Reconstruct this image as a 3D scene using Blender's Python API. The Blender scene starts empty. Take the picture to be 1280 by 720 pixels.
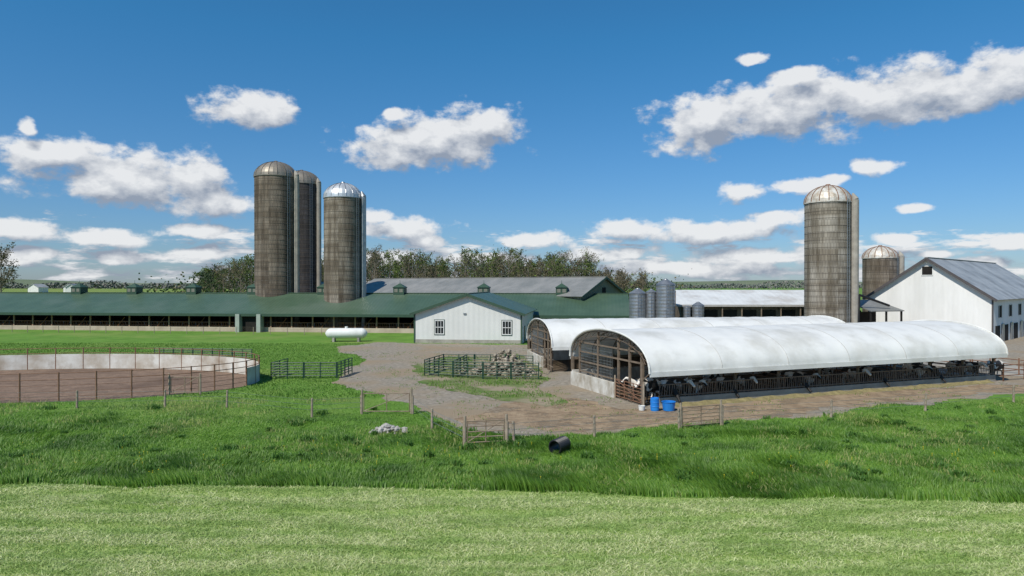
import bpy, math, random
import numpy as np
from mathutils import Vector, Matrix
random.seed(7); rng=np.random.RandomState(11)
sc=bpy.context.scene
sc.view_settings.view_transform='Standard'; sc.view_settings.look='None'; sc.view_settings.exposure=0
R=math.radians
# ------------------------------------------------------------------ materials
def nn(nt,t,**k):
    n=nt.nodes.new(t)
    for a,b in k.items(): setattr(n,a,b)
    return n
def M(name,c1,c2=None,scale=1.0,rough=.8,metal=0.0,bump=0.0,bscale=20,stretch=(1,1,1),c3=None,s3=.2,transl=0,island=False,detail=6,lo=.35,hi=.65,rot=0,m3=(.5,.68)):
    m=bpy.data.materials.new(name); m.use_nodes=True; nt=m.node_tree; L=nt.links.new
    b=nt.nodes['Principled BSDF']; b.inputs['Roughness'].default_value=rough; b.inputs['Metallic'].default_value=metal
    if rough>.75: b.inputs['Specular IOR Level'].default_value=.25
    tc=nn(nt,'ShaderNodeTexCoord'); mp=nn(nt,'ShaderNodeMapping'); mp.inputs['Scale'].default_value=stretch; mp.inputs['Rotation'].default_value=(0,0,rot)
    L(tc.outputs['Object'],mp.inputs[0])
    col=None
    if c2 is None: c2=tuple(x*.8 for x in c1)
    mix=nn(nt,'ShaderNodeMix',data_type='RGBA'); mix.inputs[6].default_value=(*c1,1); mix.inputs[7].default_value=(*c2,1)
    if island:
        g=nn(nt,'ShaderNodeNewGeometry'); L(g.outputs['Random Per Island'],mix.inputs[0])
    else:
        no=nn(nt,'ShaderNodeTexNoise'); no.inputs['Scale'].default_value=scale; no.inputs['Detail'].default_value=detail; no.inputs['Roughness'].default_value=.65
        L(mp.outputs[0],no.inputs[0]); mr=nn(nt,'ShaderNodeMapRange'); mr.inputs[1].default_value=lo; mr.inputs[2].default_value=hi
        L(no.outputs[0],mr.inputs[0]); L(mr.outputs[0],mix.inputs[0])
    col=mix.outputs[2]
    if c3:
        mix2=nn(nt,'ShaderNodeMix',data_type='RGBA'); L(col,mix2.inputs[6]); mix2.inputs[7].default_value=(*c3,1)
        no=nn(nt,'ShaderNodeTexNoise'); no.inputs['Scale'].default_value=s3; no.inputs['Detail'].default_value=5; no.inputs['Roughness'].default_value=.6
        L(mp.outputs[0],no.inputs[0]); mr=nn(nt,'ShaderNodeMapRange'); mr.inputs[1].default_value=m3[0]; mr.inputs[2].default_value=m3[1]
        L(no.outputs[0],mr.inputs[0]); L(mr.outputs[0],mix2.inputs[0]); col=mix2.outputs[2]
    L(col,b.inputs['Base Color'])
    if bump>0:
        no=nn(nt,'ShaderNodeTexNoise'); no.inputs['Scale'].default_value=bscale; no.inputs['Detail'].default_value=4; L(mp.outputs[0],no.inputs[0])
        bp=nn(nt,'ShaderNodeBump'); bp.inputs['Strength'].default_value=bump; bp.inputs['Distance'].default_value=.1
        L(no.outputs[0],bp.inputs['Height']); L(bp.outputs[0],b.inputs['Normal'])
    if transl>0:
        t=nn(nt,'ShaderNodeBsdfTranslucent'); L(col,t.inputs[0]); ms=nn(nt,'ShaderNodeMixShader'); ms.inputs[0].default_value=transl
        L(b.outputs[0],ms.inputs[1]); L(t.outputs[0],ms.inputs[2]); L(ms.outputs[0],nt.nodes['Material Output'].inputs[0])
    return m
def patchy(m,scale,lo,hi):
    """break a thin surface layer up so the layer below shows through in noise-shaped gaps"""
    nt=m.node_tree; L=nt.links.new; tc=nn(nt,'ShaderNodeTexCoord'); no=nn(nt,'ShaderNodeTexNoise'); no.inputs['Scale'].default_value=scale; no.inputs['Detail'].default_value=9; no.inputs['Roughness'].default_value=.7
    L(tc.outputs['Object'],no.inputs[0]); mr=nn(nt,'ShaderNodeMapRange'); mr.inputs[1].default_value=lo; mr.inputs[2].default_value=hi; L(no.outputs[0],mr.inputs[0])
    t=nn(nt,'ShaderNodeBsdfTransparent'); ms=nn(nt,'ShaderNodeMixShader'); L(mr.outputs[0],ms.inputs[0]); L(t.outputs[0],ms.inputs[1]); L(nt.nodes['Principled BSDF'].outputs[0],ms.inputs[2]); L(ms.outputs[0],nt.nodes['Material Output'].inputs[0]); return m
def ribbed(name,c1,c2,spacing=.3,axis='X',rough=.5,metal=0,scale=.3,bumps=.5,**k):
    m=M(name,c1,c2,scale,rough,metal,**k); nt=m.node_tree; L=nt.links.new
    tc=nn(nt,'ShaderNodeTexCoord'); w=nn(nt,'ShaderNodeTexWave',bands_direction=axis); w.inputs['Scale'].default_value=.314/spacing
    L(tc.outputs['Object'],w.inputs[0]); bp=nn(nt,'ShaderNodeBump'); bp.inputs['Strength'].default_value=bumps; bp.inputs['Distance'].default_value=.03
    L(w.outputs[1],bp.inputs['Height']); L(bp.outputs[0],nt.nodes['Principled BSDF'].inputs['Normal'])
    return m
def stave(name,ca,cb,r,stain,seed=0):
    m=bpy.data.materials.new(name); m.use_nodes=True; nt=m.node_tree; L=nt.links.new; b=nt.nodes['Principled BSDF']; b.inputs['Roughness'].default_value=.9
    tc=nn(nt,'ShaderNodeTexCoord'); s=nn(nt,'ShaderNodeSeparateXYZ'); L(tc.outputs['Object'],s.inputs[0])
    at=nn(nt,'ShaderNodeMath',operation='ARCTAN2'); L(s.outputs[0],at.inputs[0]); L(s.outputs[1],at.inputs[1])
    mu=nn(nt,'ShaderNodeMath',operation='MULTIPLY'); L(at.outputs[0],mu.inputs[0]); mu.inputs[1].default_value=r
    cb_=nn(nt,'ShaderNodeCombineXYZ'); L(mu.outputs[0],cb_.inputs[0]); L(s.outputs[2],cb_.inputs[1]); cb_.inputs[2].default_value=seed*7.3
    br=nn(nt,'ShaderNodeTexBrick'); L(cb_.outputs[0],br.inputs[0]); br.inputs['Color1'].default_value=(*ca,1); br.inputs['Color2'].default_value=(*cb,1)
    br.inputs['Mortar'].default_value=(ca[0]*.55,ca[1]*.55,ca[2]*.55,1); br.inputs['Scale'].default_value=1; br.inputs['Brick Width'].default_value=.42; br.inputs['Row Height'].default_value=.8; br.inputs['Mortar Size'].default_value=.03
    mp=nn(nt,'ShaderNodeMapping'); mp.inputs['Scale'].default_value=(.9,.07,1); L(cb_.outputs[0],mp.inputs[0])
    no=nn(nt,'ShaderNodeTexNoise'); no.inputs['Scale'].default_value=1; no.inputs['Detail'].default_value=8; no.inputs['Roughness'].default_value=.65; L(mp.outputs[0],no.inputs[0])
    mr=nn(nt,'ShaderNodeMapRange'); mr.inputs[1].default_value=.42; mr.inputs[2].default_value=.6; L(no.outputs[0],mr.inputs[0])
    mx=nn(nt,'ShaderNodeMix',data_type='RGBA',blend_type='MULTIPLY'); L(mr.outputs[0],mx.inputs[0]); L(br.outputs[0],mx.inputs[6]); mx.inputs[7].default_value=(*stain,1)
    mp2=nn(nt,'ShaderNodeMapping'); mp2.inputs['Scale'].default_value=(.05,.9,1); L(cb_.outputs[0],mp2.inputs[0])
    no2=nn(nt,'ShaderNodeTexNoise'); no2.inputs['Scale'].default_value=1; no2.inputs['Detail'].default_value=3; L(mp2.outputs[0],no2.inputs[0])
    mr2=nn(nt,'ShaderNodeMapRange'); mr2.inputs[1].default_value=.42; mr2.inputs[2].default_value=.62; mr2.inputs[4].default_value=.8; L(no2.outputs[0],mr2.inputs[0])
    mx2=nn(nt,'ShaderNodeMix',data_type='RGBA',blend_type='MULTIPLY'); L(mr2.outputs[0],mx2.inputs[0]); L(mx.outputs[2],mx2.inputs[6]); mx2.inputs[7].default_value=(.58,.54,.48,1)
    L(mx2.outputs[2],b.inputs['Base Color']); return m

m_ground=M('grass_ground',(.08,.175,.02),(.13,.25,.035),.35,.95,bump=.6,bscale=6,c3=(.19,.25,.06),s3=.06)
m_mown=M('mown_ground',(.27,.36,.09),(.38,.45,.17),3,.95,bump=.8,bscale=9,c3=(.20,.30,.06),s3=.35,stretch=(.5,1.6,1),rot=R(-3))
m_blade=M('grass_blade',(.085,.22,.016),(.23,.38,.055),island=True,rough=.5,transl=.4,c3=(.065,.155,.014),s3=.28,m3=(.45,.62))
m_blade2=M('pasture_blade',(.12,.24,.03),(.20,.33,.06),island=True,rough=.6,transl=.4)
m_cut=M('cut_grass',(.32,.45,.11),(.76,.76,.44),island=True,rough=.6,transl=.25,c3=(.33,.46,.13),s3=.8,stretch=(.35,1.5,1),rot=R(-3),m3=(.46,.58))
m_gravel=M('gravel',(.20,.172,.135),(.37,.325,.262),2.6,.95,bump=1,bscale=14,c3=(.30,.235,.16),s3=.16,lo=.36,hi=.64,detail=10,m3=(.44,.62))
m_dirt=patchy(M('dirt',(.21,.145,.09),(.38,.285,.185),1.1,.95,bump=1,bscale=9,c3=(.27,.20,.13),s3=.35,detail=10),.45,.34,.50)
m_soil=M('arena_soil',(.15,.10,.07),(.25,.17,.12),1.4,.95,bump=1,bscale=6,detail=10,c3=(.13,.085,.06),s3=.15)
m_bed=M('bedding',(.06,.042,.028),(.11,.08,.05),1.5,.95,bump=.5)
m_conc=M('concrete',(.38,.355,.305),(.25,.23,.20),.8,.9,detail=9)
m_concw=M('whitewashed_concrete',(.62,.60,.55),(.34,.30,.24),1.2,.9,stretch=(1,1,.6))
m_groof=ribbed('green_metal_roof',(.050,.088,.052),(.066,.11,.067),.6,rough=.42,c3=(.088,.125,.088),s3=.07)
m_groofY=ribbed('green_metal_roof_b',(.050,.088,.052),(.066,.11,.067),.6,axis='Y',rough=.42)
m_gtrim=M('green_trim',(.035,.075,.045),rough=.5)
m_siding=ribbed('white_siding',(.64,.645,.61),(.58,.585,.55),.7,rough=.6,bumps=.5)
m_white=M('white_paint',(.74,.74,.71),(.60,.60,.57),.6,.6)
m_shed=ribbed('white_shed_roof',(.62,.63,.62),(.50,.50,.49),.9,rough=.55,c3=(.45,.43,.40),s3=.3)
m_whites=ribbed('white_board_siding',(.78,.77,.745),(.66,.65,.62),.6,rough=.7,bumps=.4,stretch=(1,1,.3))
m_fabric=M('white_fabric',(.76,.755,.72),(.67,.665,.635),.35,.5,transl=.06,c3=(.54,.525,.47),s3=.35,m3=(.48,.75))
m_gray=ribbed('gray_metal_roof',(.17,.175,.165),(.26,.255,.24),.6,rough=.5,metal=.1)
m_gray2=ribbed('galvanised_roof',(.30,.31,.315),(.42,.425,.42),.7,rough=.5,metal=.2,c3=(.24,.24,.235),s3=.25)
m_olive=ribbed('olive_siding',(.16,.17,.10),(.20,.20,.13),.4,rough=.7)
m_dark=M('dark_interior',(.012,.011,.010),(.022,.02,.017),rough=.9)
m_glass=M('window_glass',(.02,.025,.03),rough=.12)
m_rust=M('rusty_pipe',(.16,.075,.04),(.24,.13,.08),3,.7)
m_wood=M('weathered_wood',(.24,.19,.14),(.36,.30,.23),4,.85)
m_dwood=M('dark_wood',(.13,.10,.075),(.22,.17,.125),3,.85)
m_galv=M('galvanised',(.38,.39,.40),(.26,.27,.28),1.5,.4,metal=.7)
m_gpipe=M('green_pipe',(.012,.045,.028),(.02,.06,.035),rough=.5)
m_black=M('black_plastic',(.012,.012,.013),rough=.45)
m_blue=M('blue_plastic',(.01,.16,.55),(.02,.22,.6),rough=.4)
m_rock=M('rock',(.28,.26,.24),(.45,.43,.40),2,.9,bump=.5)
m_bark=M('bark',(.12,.10,.08),(.20,.17,.135),2,.95)
m_lbr=M('bud_leaves',(.105,.085,.05),(.175,.15,.085),island=True,rough=.8,transl=.3)
m_lgr=M('spring_leaves',(.065,.10,.024),(.15,.19,.045),island=True,rough=.8,transl=.35)
m_ldk=M('dark_leaves',(.025,.048,.018),(.05,.08,.026),island=True,rough=.8,transl=.15)
m_feed=M('silage',(.20,.17,.08),(.30,.25,.12),3,.95,bump=.8)
m_field=M('distant_field',(.20,.24,.05),(.12,.20,.04),.01,.95)
m_flower=M('dandelion',(.75,.6,.03),rough=.8)

# ------------------------------------------------------------------ mesh builder
class MB:
    def __init__(s): s.v=[];s.f=[];s.m=[]
    def add(s,v,f,mi=0):
        o=len(s.v); s.v+= [tuple(x) for x in v]; s.f+=[tuple(i+o for i in q) for q in f]; s.m+=[mi]*len(f)
    def box(s,x0,x1,y0,y1,z0,z1,mi=0):
        v=[(x0,y0,z0),(x1,y0,z0),(x1,y1,z0),(x0,y1,z0),(x0,y0,z1),(x1,y0,z1),(x1,y1,z1),(x0,y1,z1)]
        s.add(v,[(0,3,2,1),(4,5,6,7),(0,1,5,4),(1,2,6,5),(2,3,7,6),(3,0,4,7)],mi)
    def cyl(s,p1,p2,r1,r2=None,n=8,cap=True,mi=0):
        if r2 is None: r2=r1
        p1=Vector(p1);p2=Vector(p2); d=(p2-p1)
        if d.length<1e-6: return
        d.normalize(); a=d.orthogonal().normalized(); b=d.cross(a)
        v=[];f=[]
        for i in range(n):
            t=2*math.pi*i/n; o=a*math.cos(t)+b*math.sin(t); v+= [p1+o*r1,p2+o*r2]
        for i in range(n):
            j=(i+1)%n; f.append((2*i,2*j,2*j+1,2*i+1))
        if cap: f.append(tuple(2*i for i in range(n))[::-1]); f.append(tuple(2*i+1 for i in range(n)))
        s.add(v,f,mi)
    def beam(s,p1,p2,w,h=None,mi=0):
        h=h or w; p1=Vector(p1);p2=Vector(p2); d=(p2-p1).normalized()
        up=Vector((0,0,1)) if abs(d.z)<.9 else Vector((0,1,0))
        a=d.cross(up).normalized()*w/2; b=a.cross(d).normalized()*h/2
        v=[p1-a-b,p1+a-b,p1+a+b,p1-a+b,p2-a-b,p2+a-b,p2+a+b,p2-a+b]
        s.add(v,[(0,3,2,1),(4,5,6,7),(0,1,5,4),(1,2,6,5),(2,3,7,6),(3,0,4,7)],mi)
    def poly(s,p,mi=0): s.add(p,[tuple(range(len(p)))],mi)
    def prism(s,prof,ax,a0,a1,mi=0):
        n=len(prof)
        if ax=='x': v=[(a0,u,z) for u,z in prof]+[(a1,u,z) for u,z in prof]
        else: v=[(u,a0,z) for u,z in prof]+[(u,a1,z) for u,z in prof]
        f=[tuple(range(n)),tuple(range(2*n-1,n-1,-1))]+[(i,i+n,(i+1)%n+n,(i+1)%n) for i in range(n)]
        s.add(v,f,mi)
    def slab(s,a,b,c,d,t,mi=0):
        P=[Vector(x) for x in (a,b,c,d)]; n=(P[1]-P[0]).cross(P[3]-P[0]).normalized()
        if n.z<0: n=-n
        v=P+[p+n*t for p in P]
        s.add(v,[(0,3,2,1),(4,5,6,7),(0,1,5,4),(1,2,6,5),(2,3,7,6),(3,0,4,7)],mi)
    def lathe(s,prof,cx=0,cy=0,n=40,mi=0):
        v=[];f=[]
        for r,z in prof:
            for i in range(n):
                t=2*math.pi*i/n; v.append((cx+r*math.cos(t),cy+r*math.sin(t),z))
        for k in range(len(prof)-1):
            for i in range(n):
                j=(i+1)%n; f.append((k*n+i,k*n+j,(k+1)*n+j,(k+1)*n+i))
        s.add(v,f,mi)
    def obj(s,name,mats,parent=None,smooth=False,loc=None,rot=0,fix=True):
        me=bpy.data.meshes.new(name); me.from_pydata(s.v,[],s.f)
        if not isinstance(mats,(list,tuple)): mats=[mats]
        for m in mats: me.materials.append(m)
        me.polygons.foreach_set('material_index',s.m)
        if smooth: me.polygons.foreach_set('use_smooth',[True]*len(s.f))
        me.update()
        if fix:
            import bmesh
            bm=bmesh.new(); bm.from_mesh(me); bmesh.ops.recalc_face_normals(bm,faces=bm.faces); bm.to_mesh(me); bm.free()
        o=bpy.data.objects.new(name,me); sc.collection.objects.link(o)
        if parent: o.parent=parent
        if loc: o.location=loc
        o.rotation_euler[2]=rot
        return o
def empty(name,loc=(0,0,0),rot=0):
    e=bpy.data.objects.new(name,None); sc.collection.objects.link(e); e.location=loc; e.rotation_euler[2]=rot; e.empty_display_size=.5; return e

# ------------------------------------------------------------------ noise & polygon helpers
def vnoise(x,y,s,seed=0):
    g=np.random.RandomState(seed).rand(256,256); x=np.asarray(x)/s+100; y=np.asarray(y)/s+100
    xi=np.floor(x).astype(int); yi=np.floor(y).astype(int); fx=x-xi; fy=y-yi; fx=fx*fx*(3-2*fx); fy=fy*fy*(3-2*fy)
    G=lambda a,b:g[a%256,b%256]
    return (G(xi,yi)*(1-fx)+G(xi+1,yi)*fx)*(1-fy)+(G(xi,yi+1)*(1-fx)+G(xi+1,yi+1)*fx)*fy
def inpoly(x,y,P):
    c=np.zeros(len(x),bool); n=len(P)
    for i in range(n):
        x1,y1=P[i]; x2,y2=P[(i+1)%n]
        if y1==y2: continue
        k=((y1>y)!=(y2>y))&(x<(x2-x1)*(y-y1)/(y2-y1)+x1); c^=k
    return c
def rough_poly(P,step=.7,amp=.35,seed=1):
    out=[]; r=random.Random(seed); n=len(P)
    for i in range(n):
        a=Vector(P[i]); b=Vector(P[(i+1)%n]); k=max(1,int((b-a).length/step)); k=min(k,80)
        nr=Vector((-(b-a).y,(b-a).x)).normalized()
        for j in range(k):
            p=a.lerp(b,j/k); o=(float(vnoise([p.x],[p.y],2.5,seed)[0])-.5)*2.5*amp+r.uniform(-amp,amp)*.4
            out.append(tuple(p+nr*o))
    return out
def sheet(name,P,z,mat):
    mb=MB(); mb.poly([(x,y,z) for x,y in P]); import bmesh
    o=mb.obj(name,mat,fix=False); bm=bmesh.new(); bm.from_mesh(o.data); bmesh.ops.triangulate(bm,faces=bm.faces)
    for f in bm.faces:
        if f.normal.z<0: f.normal_flip()
    bm.to_mesh(o.data); bm.free(); return o

# ------------------------------------------------------------------ ground
mb=MB(); mb.poly([(-6000,-300,0),(6000,-300,0),(6000,9000,0),(-6000,9000,0)]); mb.obj('ground',m_ground,fix=False)
P_mown=rough_poly([(-90,-60),(90,-60),(90,22.5),(42,23.6),(18.6,24.8),(6,25.6),(-4,26.6),(-20,27.0),(-90,27.8)],.6,.22,3)
sheet('mown_field',P_mown,.004,m_mown)
P_grav=rough_poly([(-21.8,86.4),(-18.6,93.5),(-13.5,92),(3.3,90),(5,96),(62,98),(95,130),(120,110),(62,56.5),(37.4,49.8),(19.7,42.3),(9.2,38.2),(5,36.6),(.8,36.0),(-1.7,36.9),(-3.7,39),(-6.1,43.5),(-9.9,49.8),(-14,55.5),(-15,63.8),(-15.4,71.9),(-20.2,80.3)],.5,.7,5)
sheet('gravel_driveway',P_grav,.004,m_gravel)
P_isl=rough_poly([(-9.7,66.3),(-7,74.2),(.9,76.7),(2.0,68),(2.6,55.5),(3.4,47.5),(2.6,45),(0,46.5),(-4.7,50.6),(-7.5,56)],.6,.7,8)
sheet('grass_island',P_isl,.017,patchy(M('island_grass',(.07,.14,.025),(.17,.19,.07),.7,.95,bump=.6,bscale=8,c3=(.28,.23,.16),s3=.3,m3=(.44,.6)),.8,.30,.44))
P_dirt=rough_poly([(2.8,48.5),(8.5,43.6),(20,47.6),(41,55.4),(43,52.8),(30,48),(20,43.8),(13,40.4),(8,38.6),(3,37.4),(-2,38.6),(-3,42),(0,44.5)],.6,.8,9)
sheet('dirt_lane',P_dirt,.009,m_dirt)
EC=(-38.,55.);EA,EB=17.3,9.5
sheet('arena_ground',[(EC[0]+EA*math.cos(t),EC[1]+EB*math.sin(t)) for t in np.linspace(0,2*math.pi,72,endpoint=False)],.005,m_soil)
sheet('distant_field',[(-900,380),(-60,380),(-60,1500),(-1400,1500)],.25,m_field)
sheet('barnyard_concrete',[(37,61),(46,58.5),(58,88),(50,97),(42,80)],.012,m_conc)
def hill(name,xs,y0,y1,hf,mat):
    mb=MB(); n=len(xs); v=[];f=[]
    for x in xs: v+= [(x,y0,-1),(x,(y0+y1)/2,hf(x)),(x,y1,-1)]
    for i in range(n-1):
        for k in range(2): f.append((3*i+k,3*i+3+k,3*i+4+k,3*i+1+k))
    mb.add(v,f); return mb.obj(name,mat,smooth=True)
hill('hill',np.linspace(-2200,2600,80),1500,2600,lambda x:13+6*math.sin(x/330.)+4*math.sin(x/130.+1),M('hill_grass',(.11,.15,.08),(.16,.18,.11),.004,.95))

# ------------------------------------------------------------------ blades
def blade_mesh(name,x,y,h,w,lx,ly,mat,z0=.0,flat=False):
    N=len(x); a=rng.rand(N)*2*math.pi; dx=np.cos(a)*w/2; dy=np.sin(a)*w/2
    V=np.zeros((N,5,3),np.float32)
    V[:,0]=np.stack([x-dx,y-dy,np.full(N,z0)],1); V[:,1]=np.stack([x+dx,y+dy,np.full(N,z0)],1)
    mx=x+lx*.35; my=y+ly*.35
    V[:,2]=np.stack([mx-dx*.8,my-dy*.8,z0+h*.6],1); V[:,3]=np.stack([mx+dx*.8,my+dy*.8,z0+h*.6],1)
    V[:,4]=np.stack([x+lx,y+ly,z0+h],1)
    b=(np.arange(N)*5)[:,None]; T=np.concatenate([b+[0,1,3],b+[0,3,2],b+[2,3,4]],1).astype(np.int32).ravel()
    me=bpy.data.meshes.new(name); me.vertices.add(N*5); me.vertices.foreach_set('co',V.ravel())
    me.loops.add(N*9); me.loops.foreach_set('vertex_index',T); me.polygons.add(N*3)
    me.polygons.foreach_set('loop_start',np.arange(N*3,dtype=np.int32)*3); me.materials.append(mat); me.update(calc_edges=True)
    o=bpy.data.objects.new(name,me); sc.collection.objects.link(o); return o
def scatter(n,y0,y1,xk=.78,xm=3):
    y=y0+(y1-y0)*rng.rand(n); x=(rng.rand(n)*2-1)*(y*xk+xm); return x,y
# tall grass band
x,y=scatter(520000,24.3,48)
dens=np.clip((50-y)/22,.25,1)
k=(rng.rand(len(x))<dens)&~inpoly(x,y,P_mown)&~inpoly(x,y,P_grav)&(((x-EC[0])/EA)**2+((y-EC[1])/EB)**2>1.02)
x=x[k];y=y[k]; n1=vnoise(x,y,1.3,21); n2=vnoise(x,y,5,22); n3=vnoise(x,y,.45,23)
edge=np.clip((31-y)/6,0,1)
h=(.06+.24*n1*n2+.20*edge*(n1+.25)+.10*n3*n1)*(rng.rand(len(x))*.6+.7); h*=np.clip(1.15-(y-30)/26,.38,1.1)
ang=vnoise(x,y,3,24)*4; ln=.38*h+.05
blade_mesh('tall_grass',x,y,h,.020+.022*rng.rand(len(x)),ln*np.cos(ang)+rng.randn(len(x))*.06,ln*np.sin(ang)+rng.randn(len(x))*.06,m_blade)
x,y=scatter(60000,25.5,47); k=~inpoly(x,y,P_mown)&~inpoly(x,y,P_grav)&(vnoise(x,y,2.6,51)*.6+vnoise(x,y,.8,52)*.4>.58)&(((x-EC[0])/EA)**2+((y-EC[1])/EB)**2>1.02)
x=x[k];y=y[k]; blade_mesh('dry_grass',x,y,.10+.20*rng.rand(len(x)),.018+.014*rng.rand(len(x)),rng.randn(len(x))*.09,rng.randn(len(x))*.09,M('dry_blade',(.30,.36,.09),(.44,.44,.18),island=True,rough=.7,transl=.3))
# broad-leaf weed clumps
X_=[];Y_=[];H_=[]
for i in range(130):
    cy=random.uniform(27,44); cx=random.uniform(-.75,.75)*cy; r_=random.uniform(.15,.5); n=int(60+120*r_)
    X_.append(cx+rng.randn(n)*r_*.5); Y_.append(cy+rng.randn(n)*r_*.4); H_.append(np.full(n,random.uniform(.2,.4)))
x=np.concatenate(X_);y=np.concatenate(Y_);hh=np.concatenate(H_); k=~inpoly(x,y,P_mown)&~inpoly(x,y,P_grav)&(((x-EC[0])/EA)**2+((y-EC[1])/EB)**2>1.02); x=x[k];y=y[k];hh=hh[k]
blade_mesh('weed_clumps',x,y,hh*(.5+.5*rng.rand(len(x))),.045+.03*rng.rand(len(x)),rng.randn(len(x))*.12,rng.randn(len(x))*.12,M('weed_leaf',(.055,.15,.022),(.12,.24,.035),island=True,rough=.6,transl=.3))
# pasture beyond
x,y=scatter(170000,48,92)
k=~inpoly(x,y,P_grav)&(((x-EC[0])/EA)**2+((y-EC[1])/EB)**2>1.03)&(x<12)
k|=inpoly(x,y,P_isl)&(rng.rand(len(x))<.6)&(vnoise(x,y,2.2,35)>.4)
x=x[k];y=y[k]; h=.06+.16*vnoise(x,y,2.2,31)*rng.rand(len(x))
blade_mesh('pasture_grass',x,y,h,.05+.03*rng.rand(len(x)),rng.randn(len(x))*.06,rng.randn(len(x))*.06,m_blade2)
x,y=scatter(15000,44,78,.12,8); k=inpoly(x,y,P_isl); x=x[k];y=y[k]; q=vnoise(x,y,1.5,33)>.5; x=x[q];y=y[q]
blade_mesh('weeds',x,y,.1+.35*rng.rand(len(x))*vnoise(x,y,1,34),.04+.02*rng.rand(len(x)),rng.randn(len(x))*.08,rng.randn(len(x))*.08,m_blade2,z0=.01)
x,y=scatter(70000,35.5,95,.7,3); k=inpoly(x,y,P_grav)&(x<42)&(vnoise(x,y,1.7,61)*.6+vnoise(x,y,.5,62)*.4>.68); x=x[k];y=y[k]
k=~((x>8)&(y>43.5+(x-8.8)*.382)); x=x[k];y=y[k]
blade_mesh('gravel_weeds',x,y,.04+.08*rng.rand(len(x)),.03+.02*rng.rand(len(x)),rng.randn(len(x))*.05,rng.randn(len(x))*.05,m_blade2,z0=.005)
# cut grass strands, lying in swaths
x,y=scatter(460000,17.2,27.4,.74,2); k=inpoly(x,y,P_mown); x=x[k];y=y[k]
sw=.5+.5*np.sin((y+.03*x+.7*vnoise(x,y,3,44))*2*math.pi/1.9)
dn=vnoise(x,y,.32,41)*.4+vnoise(x*.25,y,.7,42)*.5+sw*.55; k=rng.rand(len(x))<(dn*1.8-.55); x=x[k];y=y[k]
L_=.07+.14*rng.rand(len(x)); a=rng.rand(len(x))*6.28
blade_mesh('cut_grass',x,y,.015+.10*rng.rand(len(x))**2,.012+.016*rng.rand(len(x)),L_*np.cos(a)*1.3,L_*np.sin(a),m_cut,z0=.006)
x,y=scatter(120000,17.2,27.4,.74,2); k=inpoly(x,y,P_mown); x=x[k];y=y[k]
blade_mesh('grass_stubble',x,y,.03+.05*rng.rand(len(x)),.014+.01*rng.rand(len(x)),rng.randn(len(x))*.03,rng.randn(len(x))*.03,M('stubble_blade',(.15,.29,.04),(.28,.40,.09),island=True,rough=.6,transl=.35),z0=.005)
mb=MB()
for i in range(130):
    cx,cy=random.choice([(-17,31,),(-14,29),(9,30),(-5,32),(20,31)]); px=cx+random.gauss(0,4); py=cy+random.gauss(0,1.8)
    if py<27.5: continue
    mb.cyl((px,py,.05),(px,py,.2),.006,n=3,cap=False); mb.cyl((px,py,.2),(px,py,.215),.022,.022,n=6)
mb.obj('dandelions',m_flower)

# ------------------------------------------------------------------ silos
def silo(name,x,y,r,hb,ht,mat,domec,ribc,chute=None,hoopmat=None,white_band=False):
    e=empty(name,(x,y,0))
    mb=MB(); prof=[(r,z) for z in np.arange(0,hb,2.0)]+[(r,hb)]; mb.lathe(prof,n=64); mb.obj('stave_wall',mat,e,smooth=True)
    mb=MB(); z=.6
    while z<hb-.3:
        mb.lathe([(r,z),(r+.03,z+.01),(r+.03,z+.05),(r,z+.06)],n=48); z+=.8 if z<hb*.55 else 1.0
    mb.obj('hoops',hoopmat or m_rust,e)
    hd=ht-hb; mb=MB(); ng=32
    prof=[(r+.12,hb-.15),(r+.12,hb+.02)]+[(max(.02,(r+.05)*math.cos(t)),hb+hd*math.sin(t)) for t in np.linspace(0,math.pi/2,10)]
    mb.lathe(prof,n=ng); o=mb.obj('dome',[domec],e,smooth=False)
    mb=MB()
    for i in range(16):
        t=2*math.pi*i/16; pts=[((r+.09)*math.cos(a)*math.cos(t),(r+.09)*math.cos(a)*math.sin(t),hb+(hd+.04)*math.sin(a)) for a in np.linspace(0,math.pi/2*.97,8)]
        for p,q in zip(pts,pts[1:]): mb.beam(p,q,.09,.06)
    mb.cyl((0,0,ht-.02),(0,0,ht+.2),.4,.3,12); mb.obj('dome_ribs',ribc,e)
    if chute is not None:
        a=R(chute); cx,cy=(r+.42)*math.cos(a),(r+.42)*math.sin(a)
        mb=MB(); mb.cyl((cx,cy,0),(cx,cy,hb+.2),.5,.5,14); mb.cyl((cx,cy,hb+.2),(cx-.3*math.cos(a),cy-.3*math.sin(a),hb+1.1),.5,.12,14)
        mb.obj('unloading_chute',m_galv if white_band else m_conc,e)
        a2=a-.45; mb=MB(); 
        for s in (-.22,.22):
            bx,by=(r+.25)*math.cos(a2+s/r),(r+.25)*math.sin(a2+s/r); mb.cyl((bx,by,2),(bx,by,hb+1),.035,n=5)
        zz=2
        while zz<hb+.8:
            mb.cyl(((r+.25)*math.cos(a2-.22/r),(r+.25)*math.sin(a2-.22/r),zz),((r+.25)*math.cos(a2+.22/r),(r+.25)*math.sin(a2+.22/r),zz),.02,n=4,cap=False); zz+=.35
        mb.obj('ladder',m_galv,e)
    return e
st1=stave('silo_staves_a',(.25,.20,.155),(.18,.15,.12),3.7,(.40,.37,.34),1)
st2=stave('silo_staves_b',(.10,.09,.09),(.07,.065,.07),3.7,(.5,.5,.5),2)
st3=stave('silo_staves_c',(.29,.245,.195),(.22,.185,.15),3.3,(.45,.41,.36),3)
st4=stave('silo_staves_d',(.37,.335,.28),(.28,.255,.215),3.2,(.45,.42,.37),4)
hoopd=M('hoop_steel',(.09,.075,.06),(.15,.12,.095),2,.7)
d1=M('dome_bronze',(.30,.26,.21),(.20,.175,.14),1,.5,metal=.4)
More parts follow.
